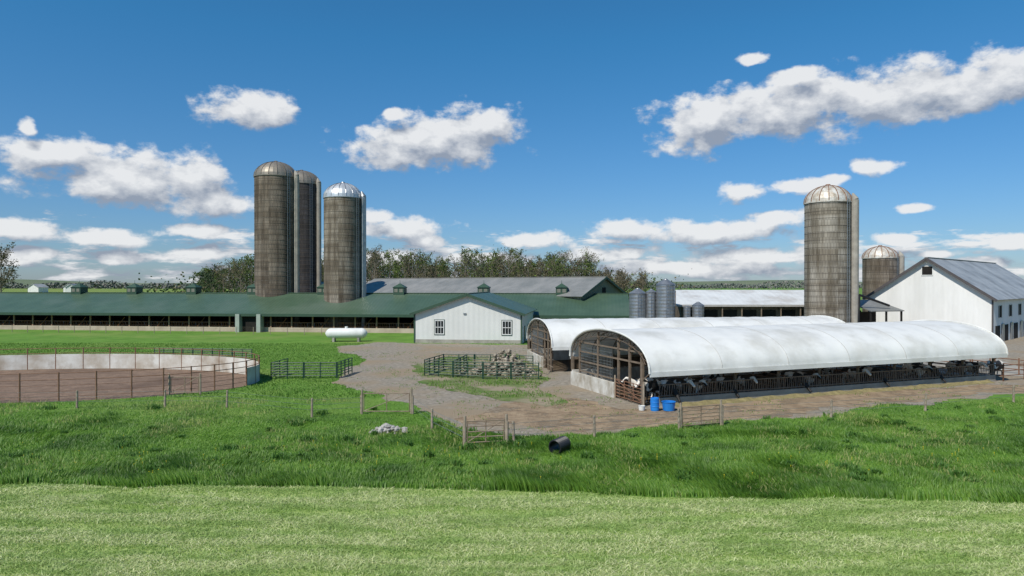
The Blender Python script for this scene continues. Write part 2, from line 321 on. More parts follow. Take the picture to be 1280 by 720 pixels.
d2=M('dome_silver',(.62,.63,.64),(.48,.49,.50),1,.4,metal=.45)
d3=M('dome_weathered',(.66,.64,.59),(.36,.29,.21),1.3,.5,metal=.2)
silo('silo',-43.2,125,3.72,27.5,30.3,st1,d1,hoopd,chute=-12,hoopmat=hoopd)
silo('silo',-42.8,139,3.7,28.2,31.0,st2,d1,hoopd,chute=-20,hoopmat=hoopd)
silo('silo',-29.7,120,3.25,23.1,25.7,st3,d2,m_galv,chute=-5,hoopmat=hoopd,white_band=True)
silo('silo',44.4,96,3.05,19.4,21.8,st4,d3,m_rust,chute=-38,hoopmat=hoopd)
silo('silo',64.7,120,2.8,12.6,14.6,st3,d3,m_rust,chute=-30,hoopmat=hoopd)

# ------------------------------------------------------------------ T building and long barn (green roofs)
RA=R(-7)
def gable_building(name,loc,rot,W,D,he,hr,mwall,mroof,mtrim,over=.5,axis='y'):
    """footprint x -W..0 , y 0..D ; ridge along y"""
    e=empty(name,loc,rot)
    mb=MB(); mb.prism([(-W,0),(0,0),(0,he),(-W/2,hr),(-W,he)],'y',0,D); mb.obj('walls',mwall,e)
    s=(hr-he)/(W/2); mb=MB(); z0=he-s*over+.06
    mb.slab((-W-over,-over,z0),(-W/2,-over,hr+.06),(-W/2,D+over,hr+.06),(-W-over,D+over,z0),.12)
    mb.slab((over,-over,z0),(-W/2,-over,hr+.06),(-W/2,D+over,hr+.06),(over,D+over,z0),.12)
    mb.beam((-W/2,-over-.03,hr+.19),(-W/2,D+over+.03,hr+.19),.5,.08); mb.obj('roof',mroof,e)
    mb=MB(); y=-over-.05
    mb.beam((-W-over,y,z0-.03),(-W/2,y,hr),.08,.34); mb.beam((over,y,z0-.03),(-W/2,y,hr),.08,.34)
    mb.beam((-W+.05,-.04,0),(-W+.05,-.04,he-.1),.2,.08); mb.beam((-.05,-.04,0),(-.05,-.04,he-.1),.2,.08)
    mb.obj('trim',mtrim,e)
    return e
T=gable_building('milking_parlor',(1.3,91,0),RA,14.7,17.5,4.0,6.55,m_siding,m_groofY,m_gtrim)
mb=MB(); mg=MB(); mt=MB()
for u in (-11.2,-2.0):
    mg.box(u-.55,u+.55,-.03,-.01,1.3,3.0)
    for a,b,c,d in ((-.65,-.55,1.2,3.1),(.55,.65,1.2,3.1)): mb.box(u+a,u+b,-.09,-.003,c,d)
    for c,d in ((1.2,1.3),(2.12,2.2),(3.0,3.1)): mb.box(u-.549,u+.549,-.088,-.003,c,d)
    for a in (-.2,.2): mb.box(u+a-.025,u+a+.025,-.07,-.02,1.3,3.0)
    for a in (-.73,.66): mt.box(u+a,u+a+.07,-.06,-.003,1.15,3.15)
    mt.box(u-.73,u+.73,-.058,-.003,1.1,1.15); mt.box(u-.73,u+.73,-.058,-.003,3.15,3.2)
mg.obj('window_glass',m_glass,T); mb.obj('window_frames',m_white,T); mt.obj('window_trim',m_gtrim,T)
mb=MB(); mb.box(-14.75,.05,-.05,-.002,0,.5); mb.obj('foundation',m_conc,T)
mb=MB(); mb.box(.004,.06,3,4.2,0,2.2); mb.box(.004,.06,8,9.2,0,2.2); mb.obj('side_doors',m_gtrim,T)
mb=MB(); mb.box(-7.9,-7.5,-.12,-.004,3.9,4.1); mb.obj('barn_light',m_galv,T)

def open_barn(name,loc,rot,x0,x1,D,he,hr,cup):
    e=empty(name,loc,rot)
    s=(hr-he)/(D/2); o=.9
    mb=MB(); mb.slab((x0,-o,he-s*o),(x1,-o,he-s*o),(x1,D/2,hr),(x0,D/2,hr),.12); mb.slab((x0,D+o,he-s*o),(x1,D+o,he-s*o),(x1,D/2,hr),(x0,D/2,hr),.12)
    mb.beam((x0-.02,D/2,hr+.16),(x1+.02,D/2,hr+.16),.6,.1); mb.obj('roof',m_groof,e)
    mb=MB(); mb.box(x0,x1,-o-.1,-o-.01,he-s*o-.32,he-s*o+.12); mb.obj('fascia',m_gtrim,e)
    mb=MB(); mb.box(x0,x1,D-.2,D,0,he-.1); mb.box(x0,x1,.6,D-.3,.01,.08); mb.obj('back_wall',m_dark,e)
    mb=MB(); mb.box(x0,x1,.0,.2,0,.75); mb.obj('curb_wall',M('tan_concrete',(.50,.42,.33),(.36,.29,.22),.6,.9),e)
    mb=MB(); x=x0+.3
    while x<x1:
        mb.box(x-.1,x+.1,.21,.41,0,he-.05); x+=3.66
    mb.box(x0,x1,.2,.32,he-.35,he-.1); mb.obj('posts',M('post_wood',(.26,.16,.10),(.34,.23,.15),2,.9),e)
    mb=MB(); x=x0
    for z in (.95,1.55): mb.beam((x0,.5,z),(x1,.5,z),.08)
    while x<x1:
        mb.beam((x,.5,.75),(x,.5,1.55),.05); 
        mb.beam((x+.18,.5,.78),(x+.36,.5,1.52),.04); x+=.61
    x=x0+1.8
    while x<x1:
        mb.beam((x,.12,.7),(x+1.2,.45,2.3),.07); x+=7.32
    mb.obj('headlocks',M('rust_orange',(.28,.12,.05),(.18,.09,.05),.4,.8),e)
    mb=MB(); x=x0+1
    while x<x1:
        mb.beam((x,5,.4),(x,5,1.3),.05); mb.beam((x,5,1.3),(x,7.3,1.2),.05); mb.beam((x,5,.6),(x,7.3,.6),.05); x+=1.22
    mb.beam((x0,5,1.25),(x1,5,1.25),.05); mb.obj('stall_dividers',m_galv,e)
    mb=MB()
    for k in (cup):
        c=k; w=.95
        mb.box(c-w,c+w,D/2-w,D/2+w,hr-.3,hr+1.05); 
        mb.box(c-w-.08,c+w+.08,D/2-w-.08,D/2+w+.08,hr+1.05,hr+1.15)
        zt=hr+1.15; v=[(c-w-.15,D/2-w-.15,zt),(c+w+.15,D/2-w-.15,zt),(c+w+.15,D/2+w+.15,zt),(c-w-.15,D/2+w+.15,zt),(c,D/2,zt+.75)]
        mb.add(v,[(0,1,4),(1,2,4),(2,3,4),(3,0,4),(3,2,1,0)]); mb.cyl((c,D/2,zt+.7),(c,D/2,zt+1.3),.05,.02,5)
    mb.obj('cupolas',m_gtrim,e)
    mb=MB()
    for c in cup:
        for dx in (-.45,.45): mb.box(c+dx-.3,c+dx+.3,D/2-.985,D/2-.955,hr+.3,hr+.9)
    mb.obj('cupola_louvres',M('louvre_tan',(.20,.20,.16),rough=.8),e)
    return e
def T2W(u,v): c,s=math.cos(RA),math.sin(RA); return (1.3+u*c-v*s, 91+u*s+v*c)
ox,oy=T2W(0,17.7)
cups=[-86.3,-75.1,-63.4,-51.6,-38.4,-24.5,-9.5,4.0]
LB=open_barn('long_dairy_barn',(ox,oy,0),RA,-125,15.2,18,3.25,6.25,cups)
mb=MB(); mb.prism([(0,0),(18,0),(18,3.1),(9,6.1),(0,3.1)],'x',15.0,15.15); mb.obj('end_wall',m_gtrim,LB)
mb=MB()
mb.box(-14.5,15,-.1,-.02,0,3.0); mb.obj('front_siding',m_siding,LB)
mb=MB()
for u in (-49.3,-45.6): mb.box(u-.35,u+.35,-1.3,-.05,0,3.0)
mb.obj('portal_posts',M('green_gray_siding',(.34,.38,.33),(.28,.32,.28),1,.6),LB)
mb=MB(); mb.box(-48.9,-46.0,-.3,.45,0,2.9); mb.obj('portal_dark',m_dark,LB)
g=gable_building('feed_house',(-36.2,139,0),RA,12,14,5.5,8.4,m_siding,m_groofY,m_gtrim)
mb=MB(); mb.box(-6.9,-5.1,2,3.8,8.1,9.6); mb.add([(-7.1,1.8,9.6),(-4.9,1.8,9.6),(-4.9,4,9.6),(-7.1,4,9.6),(-6,2.9,10.4)],[(0,1,4),(1,2,4),(2,3,4),(3,0,4),(3,2,1,0)]); mb.obj('cupola',m_gtrim,g)
g=gable_building('gray_roof_barn',(20.5,124,0),R(50),14,62,6.0,9.1,m_olive,m_gray,m_gtrim)
mb=MB(); mb.box(-11.5,-9.6,-.06,-.01,2.2,4.2); mb.box(-5.0,-2.4,-.06,-.01,0,4); mb.box(-7.6,-6.5,-.06,-.01,6.2,7.4); mb.obj('openings',m_dark,g)
# low white-roof shed
g=empty('white_roof_shed',(25.5,103,0),R(-1))
mb=MB(); mb.slab((-1,-1,4.75),(24,-1,4.75),(22,8,6.9),(1,8,6.9),.15); mb.slab((-1,17,4.75),(24,17,4.75),(22,8,6.9),(1,8,6.9),.15); mb.obj('roof',m_shed,g)
mb=MB(); mb.prism([(0,0),(16,0),(16,4.6),(8,6.6),(0,4.6)],'x',0,23); mb.obj('walls',M('tan_wall',(.16,.125,.095),(.09,.07,.055),.8,.9),g)
mb=MB(); mb.box(-.9,23.9,-1.1,-1.0,4.62,4.92); mb.obj('fascia',M('weathered_fascia',(.42,.40,.37),rough=.7),g)
mb=MB()
for i in range(8): mb.box(.5+i*2.9,.5+i*2.9+2.1,-.06,-.01,1.2,4.1)
mb.obj('openings',m_dark,g)
mb=MB()
for i in range(9): mb.box(.1+i*2.9,.25+i*2.9,-.9,-.75,0,4.7)
mb.obj('posts',m_dwood,g)

# grain bins
def bin_(x,y,r,h,leg=0):
    e=empty('grain_bin',(x,y,0)); mb=MB(); prof=[]
    z=leg
    while z<h: prof+=[(r,z),(r+.02,z+.25)]; z+=.5
    prof+=[(r,h),(r+.08,h),(r*.25,h+r*.55),(r*.22,h+r*.6),(.02,h+r*.68)]
    mb.lathe(prof,n=28); mb.obj('shell',m_galv,e)
    mb=MB()
    if leg>0:
        mb.lathe([(.2,leg-r*1.1),(r,leg)],n=28)
        for i in range(6):
            t=i*math.pi/3; mb.cyl((r*math.cos(t),r*math.sin(t),0),(r*math.cos(t),r*math.sin(t),leg+.5),.06,n=6)
    for s in (-.2,.2): mb.cyl((s,-r-.12,.5),(s,-r-.12,h),.03,n=4)
    zz=.6
    while zz<h: mb.cyl((-.2,-r-.12,zz),(.2,-r-.12,zz),.02,n=4,cap=False); zz+=.4
    mb.obj('hopper_and_ladder',m_galv,e)
bin_(22.4,99.5,1.35,7.9); bin_(18.6,101,1.25,6.6,1.8); bin_(20.5,100.5,.75,6.8,1.5); bin_(27,99,.85,4.9,1.4); bin_(25.4,99,.5,4.6,1)

# white barn right
AX=math.atan2(.68,.73)
g=gable_building('white_barn',(64.5,91.5,0),AX-math.pi/2,15.7,38,6.1,11.6,m_whites,m_gray2,M('dark_trim',(.08,.07,.07),rough=.6),over=.55)
mb=MB(); mb.box(-8.5,-7.2,-.05,-.01,9.3,10.5); mb.obj('loft_window',m_dark,g)
mb=MB()
for a,b in ((-8.6,-8.5),(-7.2,-7.1)): mb.box(a,b,-.09,-.004,9.2,10.6)
mb.box(-8.5,-7.2,-.088,-.004,9.2,9.3); mb.box(-8.5,-7.2,-.088,-.004,10.5,10.6); mb.obj('window_frame',m_white,g)
mb=MB()
for y in (3,9,15,22,29): mb.box(.01,.06,y,y+1.4,3.4,5.0)
for y in (1.2,6,12,18.5,25,31): mb.box(.012,.07,y,y+2.4,0,2.3)
mb.obj('side_openings',m_dark,g)
mb=MB()
for y in (3,9,15,22,29):
    mb.box(.065,.1,y-.1,y,3.3,5.1); mb.box(.065,.1,y+1.4,y+1.5,3.3,5.1)
for y in (4.6,9.8,16): mb.box(.08,.15,y-.05,y+1.2,0,2.5)
mb.obj('side_frames',m_galv,g)
mb=MB(); mb.box(-15.7,0,-.07,-.003,0,1.2); mb.obj('stone_base',m_rock,g)
g=empty('feed_leanto',(49,93,0),R(20))
mb=MB(); mb.slab((0,0,4.2),(6,0,4.2),(6,5,5.6),(0,5,5.6),.12); mb.obj('roof',m_gray,g)
mb=MB()
for x_ in (.2,3,5.8):
    for y_ in (.3,4.7): mb.box(x_-.1,x_+.1,y_-.1,y_+.1,0,4.2)
mb.box(.3,5.7,4.4,4.5,0,4); mb.obj('posts',m_dark,g)
mb=MB(); mb.cyl((47.6,93.5,6.5),(52.5,95,5.0),.16,n=8); mb.cyl((47.6,93.5,6.5),(47.3,93.4,0),.14,n=8); mb.obj('feed_pipe',m_black)

# ------------------------------------------------------------------ hoop barns
def hoop(name,loc,rot,L,W,he,zr,detail):
    e=empty(name,loc,rot); bay=1.83; nb=round(L/bay); bay=L/nb; nt=28
    def arch(t,ins=0.0):
        c=math.cos(t); s=math.sin(t); p=.92
        return (W/2-(W/2-ins)*math.copysign(abs(c)**p,c), he+(zr-he-ins)*(s**.9 if s>0 else 0))
    mb=MB(); v=[];f=[]; nx=nb*4
    for i in range(nx+1):
        x=L*i/nx; ins=.032*(math.sin(math.pi*i/4)**2)*random.uniform(.5,1.4)
        for j in range(nt+1):
            y,z=arch(math.pi*j/nt,ins+.0); v.append((x,y,z))
    for i in range(nx):
        for j in range(nt):
            a=i*(nt+1)+j; f.append((a,a+1,a+nt+2,a+nt+1))
    mb.add(v,f); mb.obj('fabric_cover',m_fabric,e,smooth=True)
    mb=MB()
    for i in range(3,nb,3):
        x=bay*i; pts=[(x,*arch(math.pi*j/nt,-.012)) for j in range(nt+1)]
        for p,q in zip(pts,pts[1:]): mb.beam(p,q,.07,.012)
    mb.obj('cover_seams',M('seam_fabric',(.58,.57,.54),(.50,.49,.46),1,.6),e)
    mb=MB()
    for x in (-.02,L+.02):
        pts=[(x,*arch(math.pi*j/nt,-.03)) for j in range(nt+1)]
        for p,q in zip(pts,pts[1:]): mb.cyl(p,q,.07,n=6)
    for y in (-.03,W+.03): mb.box(0,L,y-.03,y+.03,he-.22,he+.1)
    mb.obj('cover_edge',m_fabric,e)
    mb=MB()
    for i in range(nb+1):
        x=min(max(bay*i,.08),L-.08); 
        A=[(x,*arch(math.pi*j/14,.1)) for j in range(15)]; B=[(x,*arch(math.pi*j/14,.5)) for j in range(1,14)]
        for p,q in zip(A,A[1:]): mb.cyl(p,q,.035,n=4,cap=False)
        if i%2==0 or i<3:
            for p,q in zip(B,B[1:]): mb.cyl(p,q,.03,n=4,cap=False)
            for k in range(13): mb.cyl(A[k+1],B[k],.02,n=3,cap=False)
            for k in range(12): mb.cyl(A[k+1],B[k+1],.02,n=3,cap=False)
    for t in (.5,1.1,math.pi/2,2.0,2.6):
        y,z=arch(t,.14); mb.cyl((.1,y,z),(L-.1,y,z),.025,n=4)
    mb.obj('trusses',M('truss_steel',(.16,.12,.09),(.10,.07,.05),2,.6),e)
    mb=MB()
    for i in range(0,nb+1,2):
        x=min(max(bay*i,.12),L-.12); mb.box(x-.07,x+.07,.95,1.09,0,he+.6); mb.box(x-.09,x+.09,W-.28,W-.1,0,he)
        mb.beam((x,.98,he-.5),(x,.15,he-.02),.06)
    mb.box(.1,L-.1,.02,.12,he-.2,he-.06); mb.box(.1,L-.1,W-.26,W-.12,he-.25,he-.06)
    mb.obj('posts',m_dwood,e)
    mb=MB(); mb.box(0,L,W-.5,W-.3,0,1.2); mb.obj('far_wall',m_concw,e)
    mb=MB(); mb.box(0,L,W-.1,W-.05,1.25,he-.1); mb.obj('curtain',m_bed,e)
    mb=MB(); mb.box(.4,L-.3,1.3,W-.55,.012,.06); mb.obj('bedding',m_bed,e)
    mb=MB(); 
    ys=np.linspace(W*.12,W*.9,7)
    def top(y):
        best=min((abs(arch(math.pi*j/200,.2)[0]-y),arch(math.pi*j/200,.2)[1]) for j in range(201)); return best[1]
    for k,y in enumerate(ys):
        if k in(0,1,2,4,6): mb.box(.2,.34,y-.07,y+.07,0,top(y))
    for z in (1.25,2.0,2.75):
        a=W*(.45 if z<2.5 else .12); mb.box(.215,.325,a,W*.9,z-.05,z+.05)
    mb.box(.2,.3,W*.12,W*.9,3.42,3.52) if zr>4 else None
    mb.obj('gable_frame',m_dwood,e)
    mb=MB(); 
    y=W*.46
    while y<W*.9:
        mb.beam((.27,y,1.0),(.27,y,min(top(y),3.4)),.025); y+=.22
    for z in np.arange(1.1,3.3,.22): mb.beam((.28,W*.46,z),(.28,W*.9,z),.02)
    mb.obj('mesh_gates',m_galv,e)
    mb=MB(); mb.box(-.02,.2,W*.40,W-.1,0,1.05); mb.obj('end_wall',m_concw,e)
    if detail:
        mb=MB(); mb.box(1.2,L-.2,.75,.95,0,.5); mb.obj('feed_curb',m_conc,e)
        mb=MB()
        for z in (.62,1.35): mb.cyl((1.2,.85,z),(L-.2,.85,z),.045,n=6)
        x=1.3
        while x<L-.3:
            mb.cyl((x,.85,.5),(x,.85,1.4),.03,n=5,cap=False); mb.cyl((x+.14,.85,.62),(x+.24,.85,1.35),.025,n=4,cap=False); x+=.38
        mb.obj('headlocks',M('headlock_steel',(.13,.10,.08),(.20,.15,.11),1,.6),e)
        mb=MB(); n=60; v=[];f=[]
        for i in range(n+1):
            x=1.5+(L-3)*i/n; hh=.12+.12*random.random()
            v+= [(x,.74,.02),(x,.45+random.uniform(-.1,.1),hh),(x,.05+random.uniform(-.25,.1),.012)]
        for i in range(n):
            for k in range(2): f.append((3*i+k,3*i+3+k,3*i+4+k,3*i+1+k))
        mb.add(v,f); mb.obj('feed_row',m_feed,e)
        mb=MB()
        for xg in (6,12,18,24,30):
            for z in (.5,.8,1.1,1.4): mb.cyl((xg,1.2,z),(xg,W-.6,z),.03,n=4)
            for yg in (1.2,4.5,8): mb.cyl((xg,yg,0),(xg,yg,1.5),.05,n=5)
        mb.obj('pen_gates',m_rust,e)
    return e
HA=math.atan2(.357,.934)
HB=hoop('hoop_barn',(8.8,43.6,0),HA,33.8,11.6,2.25,4.7,True)
hoop('hoop_barn',(3.6,60.9,0),R(11),30.6,10.5,2.3,4.6,False)

# ------------------------------------------------------------------ cows
def make_cow(seed,graze):
    r=random.Random(seed); mb=MB()
    def ball(c,rx,ry,rz,n=10):
        v=[];f=[]
        for i in range(n+1):
            t=math.pi*i/n
            for j in range(n*2):
                p=math.pi*j/n; v.append((c[0]+rx*math.sin(t)*math.cos(p),c[1]+ry*math.sin(t)*math.sin(p),c[2]+rz*math.cos(t)))
        for i in range(n):
            for j in range(2*n): f.append((i*2*n+j,(i+1)*2*n+j,(i+1)*2*n+(j+1)%(2*n),i*2*n+(j+1)%(2*n)))
        mb.add(v,f)
    ball((-.62,0,1.12),.42,.29,.34); ball((-.15,0,1.02),.62,.36,.40); ball((.35,0,1.02),.50,.31,.42); ball((.62,0,1.08),.32,.22,.32)
    ball((-.2,0,1.28),.75,.16,.12)
    for s in (-1,1): ball((-.80,s*.2,1.24),.12,.09,.1)
    ball((-.5,0,.68),.2,.14,.16)
    hz=.55 if graze else 1.38; hx=1.42 if graze else 1.32
    mb.cyl((.66,0,1.15),(hx-.18,0,hz+.05),.24,.14,12); ball((hx-.15,0,hz+.03),.15,.12,.15)
    mx=hx+.22; mz=hz-.22 if not graze else hz-.3
    mb.cyl((hx-.12,0,hz+.02),(mx,0,mz),.125,.085,12); ball((mx,0,mz),.10,.09,.09)
    for s in (-1,1):
        mb.cyl((hx-.17,s*.1,hz+.09),(hx-.2,s*.28,hz+.07),.05,.03,8)
        P=[(.55,s*.18,.95),(.58,s*.17,.50),(.57,s*.17,.16),(.61,s*.17,.0)]; Q=[.14,.065,.05,.07]
        for k in range(3): mb.cyl(P[k],P[k+1],Q[k],Q[k+1],10)
        P=[(-.62,s*.2,1.05),(-.50,s*.21,.72),(-.80,s*.19,.46),(-.76,s*.19,.14),(-.70,s*.19,0)]; Q=[.22,.15,.075,.052,.075]
        for k in range(4): mb.cyl(P[k],P[k+1],Q[k],Q[k+1],10)
        ball((-.80,s*.19,.46),.075,.065,.08,6); ball((.58,s*.17,.5),.07,.065,.07,6)
    mb.cyl((-.98,0,1.3),(-1.06,0,.95),.045,.03,8); mb.cyl((-1.06,0,.95),(-1.05,0,.5),.03,.05,8)
    o=mb.obj('tmp',[],None); md=o.modifiers.new('r','REMESH'); md.mode='VOXEL'; md.voxel_size=.035
    ms=o.modifiers.new('s','SMOOTH'); ms.iterations=3; ms.factor=.5
    dg=bpy.context.evaluated_depsgraph_get(); me=bpy.data.meshes.new_from_object(o.evaluated_get(dg)); bpy.data.objects.remove(o)
    me.materials.clear(); me.polygons.foreach_set('use_smooth',[True]*len(me.polygons)); return me
def hide(name,off,th):
    m=bpy.data.materials.new(name); m.use_nodes=True; nt=m.node_tree; L=nt.links.new; b=nt.nodes['Principled BSDF']; b.inputs['Roughness'].default_value=.7
    tc=nn(nt,'ShaderNodeTexCoord'); mp=nn(nt,'ShaderNodeMapping'); mp.inputs['Location'].default_value=off; L(tc.outputs['Object'],mp.inputs[0])
    no=nn(nt,'ShaderNodeTexNoise'); no.inputs['Scale'].default_value=1.5; no.inputs['Detail'].default_value=1.0; L(mp.outputs[0],no.inputs[0])
    cr=nn(nt,'ShaderNodeValToRGB'); cr.color_ramp.elements[0].position=th; cr.color_ramp.elements[0].color=(.012,.011,.01,1); cr.color_ramp.elements[1].position=th+.02; cr.color_ramp.elements[1].color=(.68,.64,.58,1)
    L(no.outputs[0],cr.inputs[0]); L(cr.outputs[0],b.inputs['Base Color']); return m
hides=[hide('holstein_hide_a',(3,1,0),.53),hide('holstein_hide_b',(7,4,2),.56),hide('holstein_hide_c',(1,9,5),.49)]
cm=[]
for i,gz in enumerate((False,True,False)):
    me=make_cow(i,gz); me.materials.append(hides[i]); cm.append(me)
def cow(lx,ly,rot,k):
    o=bpy.data.objects.new('dairy_cow',cm[k]); sc.collection.objects.link(o)
    c,s=math.cos(HA),math.sin(HA); o.location=(8.8+lx*c-ly*s,43.6+lx*s+ly*c,.05 if lx<34 else .01); o.rotation_euler[2]=HA+R(rot); o.scale=(random.uniform(.93,1.03),)*3
for i,(lx,ly,rot,k) in enumerate([(1.5,2.3,200,0),(1.8,3.9,170,2),(2.6,1.9,-95,1),(3.6,2.0,-85,0),(3.2,5.2,230,1),(4.8,2.0,-92,2),
    (7.4,2.1,-90,1),(9.1,2.1,-93,0),(13.6,2.1,-88,1),(14.8,2.1,-90,2),(19.5,2.1,-90,0),(21.4,2.1,-94,1),(26,2.1,-88,2),(27.4,2.1,-92,1),(28.9,4.5,180,0),(31.2,2.3,-90,2),(32.3,2.2,-86,0),(9.5,6,10,2),(16,7,160,0),(21,6,30,2),(36.2,2.5,190,0),(37.3,7,40,2)]): cow(lx,ly,rot,k)

# ------------------------------------------------------------------ fences & gates
def gate(name,p1,p2,h,mat,n=5,posts=True,pm=None,r=.03):
    mb=MB(); a=Vector((*p1,0)); b=Vector((*p2,0)); U=Vector((0,0,1))
    for i in range(n): z=.18+(h-.2)*i/(n-1); mb.cyl(a+U*z,b+U*z,r,n=6)
    k=max(2,int((b-a).length/1.0))
    for i in range(k+1):
        q=a.lerp(b,i/k); mb.cyl(q+U*.16,q+U*(h+.01),r*1.05,n=6)
    mb.cyl(a+U*.2,b+U*h,r*.8,n=5)
    mats=[mat,pm or m_wood]
    if posts:
        for q in (a,b):
            mb.cyl(q+(a-b).normalized()*(.12 if q==a else -.12),q+(a-b).normalized()*(.12 if q==a else -.12)+U*(h+.25),.07,.065,8,mi=1)
    return mb.obj(name,mats)
m_gate=M('gate_pipe',(.30,.24,.17),(.18,.12,.08),3,.6)
gate('pipe_gate',(-9.1,41.9),(-6.3,41.9),1.3,m_gate,2)
gate('pipe_gate',(-2.2,33.6),(-.4,34.0),1.25,m_gate,5)
gate('pipe_gate',(9.4,37.6),(11.7,38.5),1.2,m_gate,6)
gate('pipe_gate',(-24.6,49.2),(-22.6,49.2),1.3,m_gate,2)
mb=MB()
line=[(-34,43.6),(-28,43.9),(-22.5,44.2),(-18.4,44),(-12,40.9),(-9.25,41.9)]
line2=[(-6.1,41.9),(-4.4,37.5),(-2.35,33.6)]; line3=[(-.25,34.0),(.1,34.05),(4.3,35.6),(9.2,37.5)]; line4=[(11.9,38.6),(18.9,40.4),(26,42.9),(33.9,46.1),(43,49),(53,52)]
for ln_ in (line,line2,line3,line4):
    for p in ln_:
        t=random.uniform(-.05,.05); mb.cyl((p[0],p[1],0),(p[0]+t,p[1],1.15),.075,.065,8)
    for p,q in zip(ln_,ln_[1:]):
        for z in (.45,.75,1.05): mb.cyl((p[0],p[1]-.07,z),(q[0],q[1]-.07,z),.009,n=3,cap=False,mi=1)
mb.obj('wire_fence',[m_wood,m_galv])
# arena
e=empty('riding_arena_fence')
mw=MB(); mp_=MB(); N=44
pts=[(EC[0]+EA*math.cos(2*math.pi*i/N),EC[1]+EB*math.sin(2*math.pi*i/N)) for i in range(N)]
for i in range(N):
    a=pts[i]; b=pts[(i+1)%N]; t=2*math.pi*(i+.5)/N
    mp_.cyl((*a,0),(*a,2.0),.055,n=6)
    for z in (1.95,1.5): mp_.cyl((*a,z),(*b,z),.03,n=5)
    back=math.sin(t)>-.12
    if back: mw.beam((a[0],a[1],.71),(b[0],b[1],.71),.06,1.38)
    else:
        for z in (.35,.7,1.1): mp_.cyl((*a,z),(*b,z),.018,n=4)
mw.obj('white_panels',M('panel_white',(.66,.64,.59),(.42,.36,.29),.5,.8,c3=(.30,.24,.18),s3=.3,m3=(.54,.7)),e); mp_.obj('posts_and_rails',m_rust,e)
def corral(segs,h,name):
    mb=MB()
    for a,b in segs:
        a=Vector((*a,0));b=Vector((*b,0)); k=max(1,round((b-a).length/2.4))
        for i in range(k):
            p=a.lerp(b,i/k); q=a.lerp(b,(i+.97)/k)
            for z in np.linspace(.25,h,6): mb.cyl(p+Vector((0,0,z)),q+Vector((0,0,z)),.04,n=5)
            for t in (0,.5,1): c=p.lerp(q,t); mb.cyl(c,c+Vector((0,0,h+.04)),.05,n=5)
    return mb.obj(name,m_gpipe)
corral([((-7.6,59.4),(-2.4,57.3)),((-2.4,57.3),(2.3,57.0)),((-7.6,59.4),(-6.4,64)),((-6.4,64),(-.5,63.6)),((-.5,63.6),(2.0,62.5)),((-5,58.4),(-4.2,63.7))],1.4,'cattle_corral')
corral([((-20.3,57.5),(-14.8,57.8)),((-20.3,57.5),(-20.0,61)),((-14.8,57.8),(-14.4,61.5))],1.35,'cattle_corral')
corral([((-38,72.5),(-27,71))],1.2,'cattle_corral')
mb=MB(); a=T2W(-95,12); b=T2W(-30,12)
for i in range(24):
    p=Vector(a).lerp(Vector(b),i/23); mb.cyl((p.x,p.y,0),(p.x,p.y,1.2),.05,n=5)
for z in (.5,.85,1.15): mb.cyl((a[0],a[1],z),(b[0],b[1],z),.012,n=3)
mb.obj('pasture_fence',m_wood)
mb=MB(); c,s=math.cos(HA),math.sin(HA)
def HW(lx,ly): return (8.8+lx*c-ly*s,43.6+lx*s+ly*c)
for seg in (((34,0.4),(34,11)),((34,.4),(39.5,.6)),((34,5),(39.5,5.2)),((39.5,.6),(39.5,11)),((34,11),(39.5,11))):
    a=Vector((*HW(*seg[0]),0)); b=Vector((*HW(*seg[1]),0)); k=max(1,int((b-a).length/2))
    for z in (.45,.85,1.3): mb.cyl(a+Vector((0,0,z)),b+Vector((0,0,z)),.04,n=5)
    for i in range(k+1): q=a.lerp(b,i/k); mb.cyl(q,q+Vector((0,0,1.45)),.06,n=6)
mb.obj('barnyard_pipe_fence',m_rust)
gate('pipe_gate',HW(.1,1.0),HW(.1,4.5),1.35,m_rust,6)

# ------------------------------------------------------------------ small things
def rocks(name,cx,cy,n,sx,sy,hmax,smin,smax,mat):
    mb=MB(); import bmesh
    for i in range(n):
        r=random.uniform(smin,smax); px=max(-2.2*sx,min(2.2*sx,random.gauss(0,sx))); py=max(-2*sy,min(2*sy,random.gauss(0,sy))); pz=max(0,hmax*(1-(abs(px)/sx/2.2))*(1-abs(py)/sy/2.5))*random.random()
        bm=bmesh.new(); bmesh.ops.create_icosphere(bm,subdivisions=1,radius=r)
        S=(random.uniform(.7,1.4),random.uniform(.7,1.3),random.uniform(.5,.9))
        for v in bm.verts: v.co=Vector((v.co.x*S[0],v.co.y*S[1],v.co.z*S[2]))*random.uniform(.8,1.15)
        mb.add([(v.co.x+cx+px,v.co.y+cy+py,max(-.05,v.co.z+pz+r*.3)) for v in bm.verts],[tuple(v.index for v in f.verts) for f in bm.faces]); bm.free()
    return mb.obj(name,mat)
rocks('rock_pile',-6.7,36.9,55,.42,.3,.35,.08,.2,m_rock)
rocks('debris_pile',-.7,60.6,420,1.4,.9,2.3,.12,.30,M('debris',(.16,.13,.09),(.40,.35,.28),2.5,.95,bump=.5,c3=(.14,.17,.08),s3=.8))
mb=MB()
for i in range(90):
    px=-.7+random.gauss(0,1.5); py=60.6+random.gauss(0,.8); a=random.uniform(0,6.28); L2=random.uniform(.5,1.6); z=random.uniform(.3,1.3)
    mb.cyl((px,py,z),(px+math.cos(a)*L2,py+math.sin(a)*L2,z+random.uniform(-.3,.5)),.035,.015,n=4)
mb.obj('dead_branches',m_wood)
